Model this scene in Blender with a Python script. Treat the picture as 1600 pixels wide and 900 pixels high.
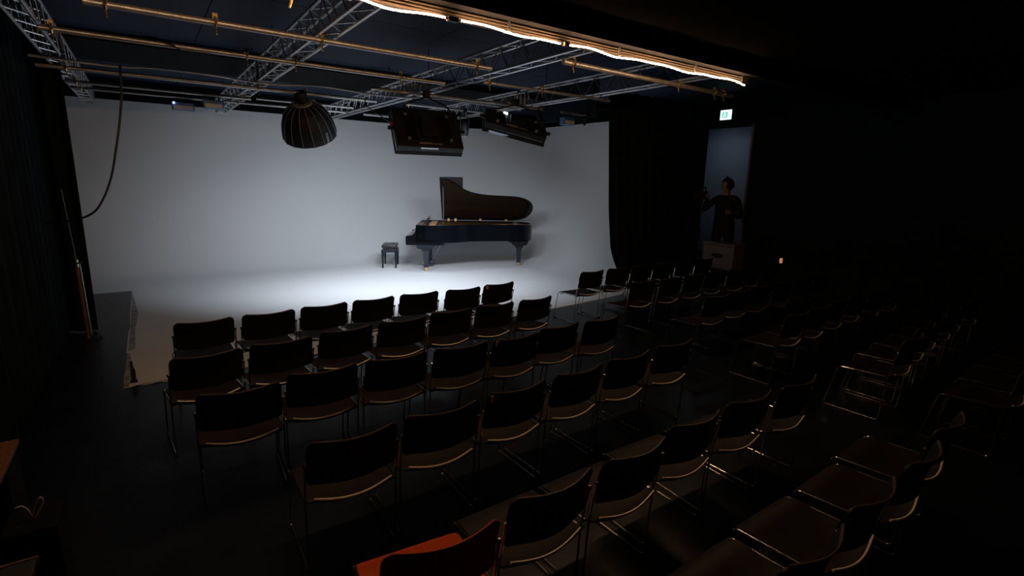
import bpy, bmesh, math, random
from mathutils import Vector, Matrix
random.seed(7)
C = bpy.context.scene.collection
for o in list(bpy.data.objects): bpy.data.objects.remove(o)
PI = math.pi

# ------------------------------------------------------------------ camera
cam = bpy.data.cameras.new('camera'); co = bpy.data.objects.new('camera', cam); C.objects.link(co)
cam.sensor_width = 36.0; cam.lens = 808.0 / 1600.0 * 36.0
cam.clip_start = 0.05; cam.clip_end = 100
CAM_R = (Vector((-578, 185, -808)).normalized(), Vector((1175, 141, -808)).normalized())
yd = CAM_R[0]; xd = (CAM_R[1] - CAM_R[1].dot(yd) * yd).normalized(); zd = xd.cross(yd)
co.matrix_world = Matrix.Translation((0, 0, 2.05)) @ Matrix((xd, yd, zd)).to_4x4()
bpy.context.scene.camera = co

# ------------------------------------------------------------------ world, exposure
S = bpy.context.scene
S.view_settings.view_transform = 'Standard'; S.view_settings.look = 'None'
S.view_settings.gamma = 1; S.view_settings.use_curve_mapping = False
S.view_settings.exposure = 0.0
w = bpy.data.worlds.new('world'); S.world = w; w.use_nodes = True
w.node_tree.nodes['Background'].inputs[0].default_value = (0.35, 0.55, 0.8, 1)
w.node_tree.nodes['Background'].inputs[1].default_value = 0.004

# light levels
SOFTBOX_W = 24.0; PANEL_W = 46.0; SIDE_W = 26.0; OVER_W = 6.0; ROPE = 150.0
COOL = (0.79, 0.88, 1.0); WARM = (1.0, 0.56, 0.26)

def area(name, parent, loc, target, sx, sy, power, col, spread=PI):
    l = bpy.data.lights.new(name, 'AREA'); l.shape = 'RECTANGLE'; l.size = sx; l.size_y = sy
    l.energy = power; l.color = col; l.spread = spread
    o = bpy.data.objects.new(name, l); C.objects.link(o)
    d = Vector(target) - Vector(loc)
    o.location = loc; o.rotation_euler = d.to_track_quat('-Z', 'Y').to_euler()
    if parent is not None:
        bpy.context.view_layer.update()
        m = o.matrix_basis.copy(); o.parent = parent; o.matrix_parent_inverse = parent.matrix_basis.inverted()
    return o

# ------------------------------------------------------------------ materials
def mat(name, col, rough=0.6, metal=0.0, emit=None, estr=0, noise=0.0, scale=8, bump=0.0, bscale=60, spec=0.5, stretch=None, coat=0):
    m = bpy.data.materials.new(name); m.use_nodes = True
    nt = m.node_tree; b = nt.nodes['Principled BSDF']
    b.inputs['Base Color'].default_value = (*col, 1); b.inputs['Roughness'].default_value = rough
    b.inputs['Metallic'].default_value = metal; b.inputs['Specular IOR Level'].default_value = spec
    b.inputs['Coat Weight'].default_value = coat
    if emit:
        b.inputs['Emission Color'].default_value = (*emit, 1); b.inputs['Emission Strength'].default_value = estr
    tc = nt.nodes.new('ShaderNodeTexCoord'); mp = nt.nodes.new('ShaderNodeMapping')
    nt.links.new(tc.outputs['Object'], mp.inputs['Vector'])
    if stretch: mp.inputs['Scale'].default_value = stretch
    if noise > 0:
        n = nt.nodes.new('ShaderNodeTexNoise'); n.inputs['Scale'].default_value = scale; n.inputs['Detail'].default_value = 5
        nt.links.new(mp.outputs[0], n.inputs['Vector'])
        r = nt.nodes.new('ShaderNodeValToRGB')
        r.color_ramp.elements[0].position = 0.3; r.color_ramp.elements[1].position = 0.7
        r.color_ramp.elements[0].color = (*[c * (1 - noise) for c in col], 1)
        r.color_ramp.elements[1].color = (*[min(1, c * (1 + noise)) for c in col], 1)
        nt.links.new(n.outputs['Fac'], r.inputs['Fac']); nt.links.new(r.outputs['Color'], b.inputs['Base Color'])
    if bump > 0:
        n = nt.nodes.new('ShaderNodeTexNoise'); n.inputs['Scale'].default_value = bscale; n.inputs['Detail'].default_value = 4
        nt.links.new(mp.outputs[0], n.inputs['Vector'])
        bp = nt.nodes.new('ShaderNodeBump'); bp.inputs['Strength'].default_value = bump; bp.inputs['Distance'].default_value = 0.01
        nt.links.new(n.outputs['Fac'], bp.inputs['Height']); nt.links.new(bp.outputs[0], b.inputs['Normal'])
    return m

M = dict(
    floor=mat('black_floor', (0.007, 0.010, 0.017), 0.36, noise=0.5, scale=3, bump=0.15, bscale=30, spec=0.4),
    wall=mat('black_wall', (0.012, 0.018, 0.022), 0.9, noise=0.2, spec=0.2),
    navy=mat('navy_ceiling', (0.010, 0.020, 0.046), 0.75, noise=0.15, scale=1.5, bump=0.1, bscale=12, spec=0.3),
    dead=mat('black_absorber', (0.0022, 0.0022, 0.0026), 1.0, noise=0.2, spec=0.0),
    beam=mat('black_beam', (0.004, 0.004, 0.005), 0.9, spec=0.15, noise=0.2),
    white=mat('white_sweep', (0.70, 0.70, 0.70), 0.75, noise=0.015, scale=1.2, bump=0.04, bscale=2.0, spec=0.2),
    wfloor=mat('white_floor_paint', (0.70, 0.70, 0.70), 0.6, noise=0.03, scale=2.0, bump=0.03, bscale=5.0, spec=0.3),
    scuff=mat('scuffed_tape', (0.30, 0.29, 0.27), 0.6, noise=0.5, scale=7, bump=0.2),
    velvet=mat('black_drape', (0.008, 0.014, 0.020), 0.95, bump=0.2, bscale=80, spec=0.1, noise=0.2),
    alu=mat('aluminium', (0.55, 0.55, 0.56), 0.32, 1.0, noise=0.12, scale=20),
    pipe=mat('steel_pipe', (0.42, 0.41, 0.40), 0.36, 0.75, noise=0.15, scale=12),
    header=mat('ridged_rail', (0.055, 0.040, 0.028), 0.45, 0.4, noise=0.25, scale=9, stretch=(0.3, 6, 6)),
    rope=mat('lit_rope', (1, 0.8, 0.5), 0.5, emit=(1.0, 0.59, 0.31), estr=ROPE),
    ropeoff=mat('rope_connector', (0.25, 0.2, 0.15), 0.5, noise=0.2),
    chrome=mat('chrome_rod', (0.60, 0.57, 0.54), 0.22, 1.0, noise=0.05, scale=30),
    plyedge=mat('lit_ply_edge', (0.09, 0.05, 0.036), 0.5, noise=0.2, scale=20),  # plywood edge; rope light on the back tops is put into its brown
    lidm=mat('dark_lid', (0.006, 0.004, 0.005), 0.22, noise=0.1, spec=0.25),
    rimlit=mat('lit_rear_edge', (0.92, 0.80, 0.62), 0.35, 0.0, noise=0.05, scale=30),  # pale tone stands in for rope light caught on the seat's rear edge
    seat=mat('black_laminate', (0.015, 0.0098, 0.0080), 0.55, noise=0.25, scale=5, bump=0.05, bscale=90, spec=0.22),
    back=mat('black_laminate_back', (0.010, 0.009, 0.009), 0.5, noise=0.2, scale=5, bump=0.05, bscale=90, spec=0.3),
    orange=mat('orange_laminate', (0.62, 0.075, 0.003), 0.5, noise=0.08, scale=4, bump=0.03, bscale=90, spec=0.12),
    sticker=mat('paper_label', (0.55, 0.30, 0.16), 0.6, noise=0.2, scale=20),
    rubber=mat('black_rubber', (0.012, 0.012, 0.012), 0.7, noise=0.2),
    piano=mat('black_lacquer', (0.004, 0.005, 0.007), 0.12, noise=0.1, spec=0.5, coat=0.15),
    pianob=mat('satin_ebony', (0.007, 0.012, 0.022), 0.28, noise=0.1, spec=0.6),
    gold=mat('gold_plate', (0.62, 0.32, 0.13), 0.5, 0.1, noise=0.15, scale=12),
    brass=mat('brass', (0.85, 0.60, 0.25), 0.28, 1.0, noise=0.1, scale=30),
    ivory=mat('ivory_key', (0.75, 0.74, 0.70), 0.3, noise=0.03),
    felt=mat('dark_felt', (0.03, 0.02, 0.02), 0.9, noise=0.1),
    leather=mat('black_leather', (0.010, 0.011, 0.014), 0.3, bump=0.25, bscale=50, spec=0.6, noise=0.15),
    shell=mat('black_fixture', (0.007, 0.0075, 0.009), 0.58, noise=0.2, scale=15, spec=0.4),
    cloth=mat('black_nylon', (0.006, 0.0065, 0.008), 0.6, bump=0.1, bscale=40, spec=0.35, noise=0.15),
    seam=mat('grey_seam', (0.26, 0.25, 0.245), 0.5, noise=0.1),
    diffuser=mat('diffuser', (0.9, 0.9, 0.9), 0.6, emit=(0.75, 0.9, 1.0), estr=3.0),
    print=mat('white_print', (0.5, 0.48, 0.47), 0.6, noise=0.15, scale=60),
    flapsheen=mat('bright_strip', (0.55, 0.48, 0.42), 0.35, 0.6, noise=0.2, scale=40),
    led=mat('white_led', (1, 1, 1), 0.5, emit=(0.75, 0.92, 1.0), estr=12),
    blueled=mat('blue_led', (0.3, 0.4, 1), 0.5, emit=(0.4, 0.5, 1.0), estr=6),
    red=mat('red_plastic', (0.55, 0.03, 0.02), 0.5, noise=0.1),
    cable=mat('black_cable', (0.006, 0.006, 0.007), 0.5, noise=0.1),
    gcable=mat('grey_cable', (0.70, 0.67, 0.66), 0.5, noise=0.15),
    blue=mat('blue_casing', (0.05, 0.16, 0.40), 0.4, noise=0.2),
    sign=mat('lit_sign_white', (0.9, 1, 1), 0.5, emit=(0.66, 0.97, 1.0), estr=1.7),
    signg=mat('lit_sign_green', (0.1, 0.6, 0.4), 0.5, emit=(0.22, 0.68, 0.55), estr=1.0),
    room=mat('pale_blue_plaster', (0.30, 0.34, 0.40), 0.8, noise=0.08, scale=2),
    jacket=mat('dark_jacket', (0.008, 0.009, 0.012), 0.8, bump=0.3, bscale=30, noise=0.2),
    skin=mat('skin', (0.42, 0.24, 0.17), 0.55, noise=0.06),
    hair=mat('dark_hair', (0.015, 0.010, 0.008), 0.6, noise=0.3, scale=40, bump=0.3),
    crate=mat('pale_crate', (0.17, 0.145, 0.15), 0.6, noise=0.15, scale=5),
    wood=mat('red_brown_wood', (0.15, 0.06, 0.035), 0.5, noise=0.35, scale=6, stretch=(8, 8, 1)),
    stripe=mat('grey_piping', (0.12, 0.13, 0.15), 0.7, noise=0.1),
    amber=mat('amber_lamp', (1, 0.5, 0.2), 0.5, emit=(1.0, 0.42, 0.16), estr=0.45),
    trim=mat('pale_metal_trim', (0.50, 0.50, 0.52), 0.35, 0.6, noise=0.1),
)

# ------------------------------------------------------------------ mesh helpers
def box(bm, lo, hi, mtx=None, bevel=0):
    r = bmesh.ops.create_cube(bm, size=1)
    vs = r['verts']
    for v in vs:
        v.co = Vector([(lo[i] + hi[i]) / 2 + v.co[i] * (hi[i] - lo[i]) for i in range(3)])
    if bevel:
        es = list({e for v in vs for e in v.link_edges})
        r2 = bmesh.ops.bevel(bm, geom=es, offset=bevel, segments=2, affect='EDGES', profile=0.6)
        vs = list({v for f in r2['faces'] for v in f.verts} | {v for v in vs if v.is_valid})
    if mtx is not None:
        for v in vs: v.co = mtx @ v.co
    return vs

def tube(bm, pts, r, n=8, closed=False, radii=None, cap=True):
    P = [Vector(p) for p in pts]; N = len(P); rings = []
    up = Vector((0, 0, 1)); prev = None
    for i in range(N):
        if closed: t = (P[(i + 1) % N] - P[i - 1])
        elif i == 0: t = P[1] - P[0]
        elif i == N - 1: t = P[-1] - P[-2]
        else: t = (P[i + 1] - P[i]).normalized() + (P[i] - P[i - 1]).normalized()
        t = t.normalized() if t.length > 1e-9 else Vector((0, 0, 1))
        if prev is None:
            a = t.cross(up)
            if a.length < 1e-3: a = t.cross(Vector((1, 0, 0)))
            a.normalize()
        else:
            a = prev - prev.dot(t) * t
            if a.length < 1e-4: a = t.orthogonal()
            a.normalize()
        prev = a; b = t.cross(a); rr = radii[i] if radii else r
        rings.append([bm.verts.new(P[i] + rr * (math.cos(2 * PI * k / n) * a + math.sin(2 * PI * k / n) * b)) for k in range(n)])
    for i in range(N if closed else N - 1):
        A = rings[i]; B = rings[(i + 1) % N]
        for k in range(n): bm.faces.new((A[k], A[(k + 1) % n], B[(k + 1) % n], B[k]))
    if cap and not closed:
        bm.faces.new(rings[0][::-1]); bm.faces.new(rings[-1])

def smooth_path(pts, per=6):
    P = [Vector(p) for p in pts]; out = []
    for i in range(len(P) - 1):
        p0 = P[max(i - 1, 0)]; p1 = P[i]; p2 = P[i + 1]; p3 = P[min(i + 2, len(P) - 1)]
        for k in range(per):
            t = k / per
            out.append(0.5 * ((2 * p1) + (-p0 + p2) * t + (2 * p0 - 5 * p1 + 4 * p2 - p3) * t * t + (-p0 + 3 * p1 - 3 * p2 + p3) * t ** 3))
    out.append(P[-1]); return out

def fillet(pts, r, seg=4):
    P = [Vector(p) for p in pts]; out = [P[0]]
    for i in range(1, len(P) - 1):
        a = (P[i - 1] - P[i]); b = (P[i + 1] - P[i]); d = min(r, a.length * .45, b.length * .45)
        A = P[i] + a.normalized() * d; B = P[i] + b.normalized() * d
        for k in range(seg + 1):
            t = k / seg; out.append((1 - t) ** 2 * A + 2 * t * (1 - t) * P[i] + t * t * B)
    out.append(P[-1]); return out

def prism(bm, outline, z0, z1, mtx=None):
    lo = [bm.verts.new((x, y, z0)) for x, y in outline]; hi = [bm.verts.new((x, y, z1)) for x, y in outline]
    n = len(outline)
    bm.faces.new(lo[::-1]); bm.faces.new(hi)
    for i in range(n): bm.faces.new((lo[i], lo[(i + 1) % n], hi[(i + 1) % n], hi[i]))
    if mtx is not None:
        for v in lo + hi: v.co = mtx @ v.co

def lathe(bm, prof, n=24, mtx=None):
    rings = []
    for r, z in prof:
        rings.append([bm.verts.new((r * math.cos(2 * PI * k / n), r * math.sin(2 * PI * k / n), z)) for k in range(n)])
    for i in range(len(rings) - 1):
        for k in range(n): bm.faces.new((rings[i][k], rings[i][(k + 1) % n], rings[i + 1][(k + 1) % n], rings[i + 1][k]))
    bm.faces.new(rings[0][::-1]); bm.faces.new(rings[-1])
    if mtx is not None:
        for rg in rings:
            for v in rg: v.co = mtx @ v.co

def obj(name, bm, m, parent=None, smooth=False, loc=None):
    bmesh.ops.recalc_face_normals(bm, faces=bm.faces)
    me = bpy.data.meshes.new(name); bm.to_mesh(me); bm.free()
    me.materials.append(m)
    if smooth:
        me.polygons.foreach_set('use_smooth', [True] * len(me.polygons))
        try: me.set_sharp_from_angle(angle=0.7)
        except Exception: pass
    o = bpy.data.objects.new(name, me); C.objects.link(o)
    if parent is not None: o.parent = parent
    if loc is not None: o.location = loc
    return o

def B(name, lo, hi, m, parent=None, bevel=0):
    bm = bmesh.new(); box(bm, lo, hi, bevel=bevel); return obj(name, bm, m, parent)

def thing(name, label, cat, loc=(0, 0, 0), rotz=0, group=None):
    o = bpy.data.objects.new(name, None); C.objects.link(o); o.empty_display_size = 0.1
    o.location = loc; o.rotation_euler = (0, 0, rotz); o['label'] = label; o['category'] = cat
    if group: o['group'] = group
    return o
def tag(o, label, cat, group=None):
    o['label'] = label; o['category'] = cat
    if group: o['group'] = group
    return o
def struct(o): o['kind'] = 'structure'; return o
def dup(root, loc, rotz, label=None, group=None):
    r = root.copy(); C.objects.link(r); r.location = loc; r.rotation_euler = (0, 0, rotz)
    if label: r['label'] = label
    if group: r['group'] = group
    for ch in list(root.children):
        c = ch.copy(); C.objects.link(c); c.parent = r
        for g in ch.children:
            d = g.copy(); C.objects.link(d); d.parent = c
    return r

# ------------------------------------------------------------------ the room
XL, XR, YB, YF, ZC = -1.7, 9.3, 13.5, -2.6, 3.75
struct(B('floor', (XL - .1, YF - .1, -0.12), (XR + .1, YB + .1, 0), M['floor']))
struct(B('wall_left', (XL - .12, YF, 0), (XL, YB, 4.0), M['wall']))
struct(B('wall_front', (XL, YF - .12, 0), (XR, YF, 4.0), M['wall']))
struct(B('wall_back', (XL, YB, 0), (XR, YB + .12, 4.0), M['wall']))
# right wall with the tall opening to the control booth
OY0, OY1, OZ0, OZ1 = 5.62, 6.62, 0.34, 3.12
bm = bmesh.new()
box(bm, (XR, YF, 0), (XR + .12, OY0, 4.0)); box(bm, (XR, OY1, 0), (XR + .12, YB, 4.0))
box(bm, (XR, OY0, 0), (XR + .12, OY1, OZ0)); box(bm, (XR, OY0, OZ1), (XR + .12, OY1, 4.0))
struct(obj('wall_right', bm, M['wall']))
bm = bmesh.new()
box(bm, (XR - .02, OY0 - .035, OZ0), (XR + .13, OY0, OZ1 + .03), bevel=.004)
struct(obj('trim_1', bm, M['trim']))
bm = bmesh.new()
box(bm, (XR - .02, OY0, OZ1), (XR + .13, OY1, OZ1 + .03), bevel=.004)
struct(obj('trim_2', bm, M['wall']))
# booth shell
struct(B('floor_booth', (XR + .12, 4.6, 0.0), (11.9, 9.2, OZ0), M['floor']))
struct(B('wall_booth_back', (11.8, 4.6, OZ0), (11.9, 9.2, 3.4), M['room']))
struct(B('wall_booth_side', (XR + .12, 9.1, OZ0), (11.8, 9.2, 3.4), M['room']))
struct(B('wall_booth_front', (XR + .12, 4.6, OZ0), (11.8, 4.7, 3.4), M['wall']))
struct(B('ceiling_booth', (XR + .12, 4.6, 3.4), (11.9, 9.2, 3.5), M['wall']))
# ceilings: black over the seats, navy boards over the stage
struct(B('ceiling', (XL, YF, 3.34), (XR, 3.30, 3.5), M['dead']))
root = struct(bpy.data.objects.new('ceiling_stage', None)); C.objects.link(root)
ys = [3.445, 4.86, 6.08, 7.30, 8.52, 9.74, 10.96, 12.18, 13.4]
xs = [-1.7, 0.75, 3.2, 5.65, 9.3]
for i in range(len(ys) - 1):
    for j in range(len(xs) - 1):
        B('ceiling_board', (xs[j] + .004, ys[i] + .004, ZC - random.uniform(0, .006)), (xs[j + 1] - .004, ys[i + 1] - .004, ZC + .03), M['navy'], root)
B('backing_slab', (XL, 3.3, ZC + .03), (XR, YB, ZC + .12), M['beam'], root)
struct(B('trim_3', (XL, 8.75, ZC - .12), (XR, 10.35, ZC - .002), M['beam']))
struct(B('trim_4', (XL, 3.30, 3.177), (XR, 3.44, 3.78), M['beam']))
struct(B('trim_5', (XL, 5.1, ZC - .05), (0.95, 6.0, ZC - .007), M['beam']))
struct(B('trim_6', (XL, YB - .45, 3.36), (8.0, YB - .34, ZC - .01), M['beam']))

# ------------------------------------------------------------------ white cyclorama
cyc = thing('cyclorama', 'white cyclorama curving from wall to floor behind the grand piano', 'backdrop')
def cyc_path(off, n=10):
    """plan path of the wall inset by off; goes left wall end -> back -> rounded corner -> right side"""
    XW, YW, R = 8.75 - off, 13.12 - off, 2.4 - off
    pts = [(-1.68, YW)]
    for i in range(1, 12): pts.append((-1.68 + (XW - R + 1.68) * i / 12, YW))
    for k in range(n + 1):
        a = PI / 2 * (1 - k / n); pts.append((XW - R + R * math.cos(a), YW - R + R * math.sin(a)))
    for i in range(1, 8): pts.append((XW, YW - R - (YW - R - 6.72) * i / 7))
    return pts
bm = bmesh.new(); rows = []
prof = [(0, 3.37), (0, 2.4), (0, 1.6)] + [(1.0 * (1 - math.cos(a)), 1.0 * (1 - math.sin(a))) for a in [PI / 2 * k / 10 for k in range(0, 11)]]
CV = 1.35
prof = [(0, 3.37), (0, 2.2), (0, CV)] + [(CV * (1 - math.cos(PI / 2 * k / 14)), CV * (1 - math.sin(PI / 2 * k / 14))) for k in range(1, 15)] + [(CV + .05, -.003)]
for off, z in prof:
    rows.append([bm.verts.new((x, y, z + .006)) for x, y in cyc_path(off)])
for a, b in zip(rows[:-1], rows[1:]):
    for k in range(len(a) - 1): bm.faces.new((a[k], a[k + 1], b[k + 1], b[k]))
sw = obj('sweep', bm, M['white'], cyc, smooth=True)
# floor sheet: outline front edge measured, ragged
inner = cyc_path(CV + .02)
front = [(7.10, 6.50), (7.0, 6.47), (6.2, 6.36), (5.24, 6.27), (4.2, 6.17), (3.1, 6.07), (2.0, 5.99), (1.2, 5.93), (0.62, 5.90), (0.30, 5.885), (0.12, 5.88), (-.02, 5.87), (-.06, 5.90), (-.19, 5.895), (-.24, 5.92), (-.30, 5.90), (-.35, 5.90)]
left = [(-.352, 6.2), (-.345, 6.6), (-.335, 7.0), (-.352, 7.1), (-.35, 7.9), (-.335, 8.3), (-.35, 9.2), (-.345, 10.2), (-.35, 10.86), (-1.68, 10.88)]
outline = [(x, y) for x, y in inner] + front + left
bm = bmesh.new(); prism(bm, outline, 0.0005, 0.006); obj('floor_sheet', bm, M['white'], cyc)
bm = bmesh.new()
prism(bm, [(-.35, 5.905), (-.31, 5.905), (-.29, 6.5), (-.315, 7.05), (-.345, 7.05)], .0062, .0068)
prism(bm, [(-.335, 7.15), (-.27, 7.2), (-.28, 8.1), (-.25, 9.0), (-.30, 10.0), (-.34, 10.6), (-.33, 8.2)], .0062, .0068)
prism(bm, [(-.27, 5.905), (-.2, 5.905), (0.0, 5.885), (.2, 5.895), (.0, 5.925), (-.2, 5.935)], .0062, .0068)
tp = obj('edge_tape', bm, M['scuff'], cyc); tp['label'] = 'scuffed grey tape along the edge'
bm = bmesh.new()
prism(bm, [(-.02, 0), (.02, 0), (.022, .10), (.006, .16), (.008, .2), (-.012, .2), (-.014, .15)], -.008, .008, Matrix.Translation((-.27, 6.02, .02)) @ Matrix.Rotation(PI / 2, 4, 'X'))
box(bm, (-.30, 5.99, .007), (-.24, 6.05, .022))
tag(obj('floor_marker', bm, M['rubber']), 'small black upright marker on the front left corner of the white floor', 'marker')

# ------------------------------------------------------------------ drapes
def drape(name, label, path, z0, z1, amp=.05, wl=.22, edge=None, nz=24):
    """path: plan polyline; folds along it; edge(z) shifts the start of the run"""
    P = [Vector((x, y, 0)) for x, y in path]; L = [0]
    for a, b in zip(P[:-1], P[1:]): L.append(L[-1] + (b - a).length)
    def at(s):
        for i in range(len(P) - 1):
            if s <= L[i + 1] or i == len(P) - 2:
                t = (s - L[i]) / (L[i + 1] - L[i]); d = (P[i + 1] - P[i]).normalized()
                return P[i].lerp(P[i + 1], t), Vector((-d.y, d.x, 0))
    n = int(L[-1] / wl * 8); bm = bmesh.new(); rows = []
    ph = [random.uniform(-.6, .6) for _ in range(n + 1)]
    for j in range(nz + 1):
        z = z0 + (z1 - z0) * j / nz; row = []
        e = edge(z) if edge else 0
        for i in range(n + 1):
            s = e + (L[-1] - e) * i / n; p, nn = at(s)
            a = amp * (1.0 + .35 * (1 - j / nz)) * math.sin(2 * PI * (L[-1] * i / n) / wl + .5 * math.sin(i * .13) + ph[i // 9 % n] * .3)
            row.append(bm.verts.new((p.x + nn.x * a, p.y + nn.y * a, z)))
        rows.append(row)
    for a, b in zip(rows[:-1], rows[1:]):
        for k in range(n): bm.faces.new((a[k], a[k + 1], b[k + 1], b[k]))
    o = obj(name, bm, M['velvet'], smooth=True)
    m = o.modifiers.new('s', 'SOLIDIFY'); m.thickness = .006
    return tag(o, label, 'curtain')
def redge(z):
    pts = [(0.0, .86), (.04, .84), (.51, .44), (.84, .28), (1.53, .17), (3.45, .0), (4, 0)]
    for (a, b), (c, d) in zip(pts[:-1], pts[1:]):
        if z <= c: return b + (d - b) * (z - a) / (c - a)
    return 0
drape('stage_curtain', 'long black pleated curtain at the right side of the white backdrop', [(6.56, 6.60), (9.22, 6.60)], .012, 3.55, .045, .24, redge)
drape('side_curtain', 'long black curtain along the left wall beside the seats', [(-1.12, -1.5), (-1.0, 4.0), (-.98, 8.12)], .012, 3.6, .05, .26)
drape('wing_curtain', 'short black curtain end hiding the left edge of the white backdrop', [(-.98, 8.36), (-.66, 8.33)], .012, 3.6, .03, .2, None)

# ------------------------------------------------------------------ header rail and light rope
hd = thing('header_rail', 'ridged metal rail above the seats lit by a warm light rope', 'rail', (0, 0, 0))
bm = bmesh.new()
ridge = [(3.44, 3.108), (3.41, 3.108)]
for k in range(3):
    z = 3.111 + k * .020
    ridge += [(3.395, z), (3.385, z + .006), (3.385, z + .013), (3.40, z + .018)]
ridge += [(3.41, 3.173), (3.44, 3.173)]
lo = [bm.verts.new((-.88, y, z)) for y, z in ridge]; hi = [bm.verts.new((5.43, y, z)) for y, z in ridge]
for i in range(len(ridge)): bm.faces.new((lo[i], lo[(i + 1) % len(ridge)], hi[(i + 1) % len(ridge)], hi[i]))
bm.faces.new(lo[::-1]); bm.faces.new(hi)
obj('ridged_face', bm, M['header'], hd)
for x in (.2, 1.15, 2.3, 3.45, 4.5, 5.3):
    bm = bmesh.new(); box(bm, (x - .012, 3.38, 3.101), (x + .012, 3.45, 3.176), bevel=.003); obj('bracket', bm, M['alu'], hd)
rp = thing('light_rope', 'glowing warm white light rope sagging along the ceiling rail', 'light')
def rope(x0, x1):
    pts = []; n = max(4, int((x1 - x0) / .06))
    for i in range(n + 1):
        x = x0 + (x1 - x0) * i / n
        y = 3.352 + .008 * math.sin(x * 5.1) + .008 * math.sin(x * 9.3 + 1)
        z = 3.091 + .009 * math.sin(x * 6.3 + 2) + .005 * math.sin(x * 12.7)
        pts.append((x, y, z))
    return pts
segs = [(-.86, 1.76), (1.88, 2.78), (2.87, 5.31)]
for a, b in segs:
    bm = bmesh.new(); tube(bm, rope(a, b), .0055, 6); obj('glowing_tube', bm, M['rope'], rp, smooth=True)
for a, b in ((1.76, 1.88), (2.78, 2.87)):
    bm = bmesh.new(); pts = rope(a, b); tube(bm, pts, .007, 6); box(bm, (a + .02, 3.335, 3.078), (b - .02, 3.375, 3.108), bevel=.006); c = obj('connector', bm, M['ropeoff'], rp); c['label'] = 'unlit connector between two rope lengths'

# ------------------------------------------------------------------ trusses
ZT, ZTT = 3.21, 3.455
def brace_mesh(a, b, r=.006):
    bm = bmesh.new(); tube(bm, [a, b], r, 5, cap=False); me = bpy.data.meshes.new('brace'); bm.to_mesh(me); bm.free(); me.materials.append(M['alu']); return me
def truss(label, x0, x1, y0, y1, ladder=False):
    t = thing('lattice_truss', label, 'truss', ((x0 + x1) / 2, y0, ZT), 0, 'aluminium trusses under the ceiling')
    W2 = (x1 - x0) / 2; H = ZTT - ZT; L = y1 - y0
    for sx in (-W2, W2):
        for z in (0, H):
            bm = bmesh.new(); tube(bm, [(sx, 0, z), (sx, L, z)], .0165, 8); obj('chord', bm, M['alu'], t, smooth=True)
    p = .20; n = int(L / p)
    ms = {}
    for k in range(n):
        y = k * p; f = k % 2
        faces = [('l', (-W2, 0, 0 if f else H), (-W2, p, H if f else 0)),
                 ('r', (W2, 0, H if f else 0), (W2, p, 0 if f else H)),
                 ('b', (-W2 if f else W2, 0, 0), (W2 if f else -W2, p, 0)),
                 ('t', (W2 if f else -W2, 0, H), (-W2 if f else W2, p, H))]
        if ladder:
            faces[2] = ('b', (-W2, 0, 0), (W2, 0, 0)); 
        for kk, a, b in faces:
            key = (kk, f)
            if key not in ms: ms[key] = brace_mesh(a, b)
            o = bpy.data.objects.new('brace', ms[key]); C.objects.link(o); o.parent = t; o.location = (0, y, 0)
    for y in (0.0, L):
        bm = bmesh.new()
        for a, b in (((-W2, y, 0), (W2, y, 0)), ((-W2, y, H), (W2, y, H)), ((-W2, y, 0), (-W2, y, H)), ((W2, y, 0), (W2, y, H))): tube(bm, [a, b], .012, 6)
        obj('end_frame', bm, M['alu'], t)
    # black hanging straps up to the ceiling boards
    for y in (L * .15, L * .85):
        bm = bmesh.new(); tube(bm, [(0, y, H), (0, y, ZC - ZT)], .006, 5); box(bm, (-W2, y - .012, H - .004), (W2, y + .012, H + .02)); obj('hanger', bm, M['rubber'], t)
    return t
truss('near leftmost aluminium truss running along the left curtain', -.735, -.585, 3.0, 7.45)
truss('far leftmost aluminium truss reaching the backdrop along the left curtain', -.735, -.585, 7.72, 12.4)
truss('second aluminium truss from the left, the near length above the rows', 1.335, 1.485, 3.46, 7.62)
truss('second aluminium truss from the left, the far length above the backdrop', 1.335, 1.485, 7.70, 12.3)
truss('third aluminium truss from the left, right of the black softbox', 3.315, 3.465, 3.46, 7.55)
truss('third aluminium truss, far length ending above the backdrop', 3.315, 3.465, 7.66, 12.3)
truss('rightmost aluminium truss near the black stage curtain', 5.16, 5.31, 3.46, 7.2)
truss('rightmost aluminium truss, far length behind the hanging fixtures', 5.16, 5.31, 7.3, 12.2)

# pipes
def pipe(label, x0, x1, y, clamps, r=.024, z=3.165, y1=None):
    y1 = y if y1 is None else y1
    t = thing('rigging_pipe', label, 'pipe', (x0, y, z), 0, 'pipes across the trusses')
    bm = bmesh.new(); tube(bm, [(0, 0, 0), (x1 - x0, y1 - y, 0)], r, 10); obj('tube', bm, M['pipe'], t, smooth=True)
    for x in clamps:
        yy = (y1 - y) * (x - x0) / (x1 - x0)
        bm = bmesh.new()
        tube(bm, [(x - x0, yy - .035, -.01), (x - x0, yy - .03, .03), (x - x0, yy, .04), (x - x0, yy + .03, .03), (x - x0, yy + .035, -.01), (x - x0, yy, -.03), (x - x0, yy - .035, -.01)], .011, 5)
        box(bm, (x - x0 - .018, yy - .02, .03), (x - x0 + .018, yy + .02, .065)); tube(bm, [(x - x0, yy, -.03), (x - x0 + .005, yy - .01, -.085)], .006, 5)
        obj('clamp', bm, M['brass'], t)
    return t
pipe('longest near ceiling pipe, lit amber, crossing the second truss', -.22, 3.08, 4.84, (-.1, .57, 1.36, 2.9))
pipe('second ceiling pipe from the seats, amber, ending at third truss', -.58, 3.12, 5.96, (-.5, .95, 1.4, 2.55))
pipe('thin ceiling pipe carrying the black softbox', -.86, 3.06, 8.08, (-.6, 1.4, 2.0))
pipe('ceiling pipe behind the softbox, left half', -.72, 1.49, 9.26, (-.6, 1.4))
pipe('farthest ceiling pipe, above the left of the backdrop', -.72, .98, 9.91, (-.6,))
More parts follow.
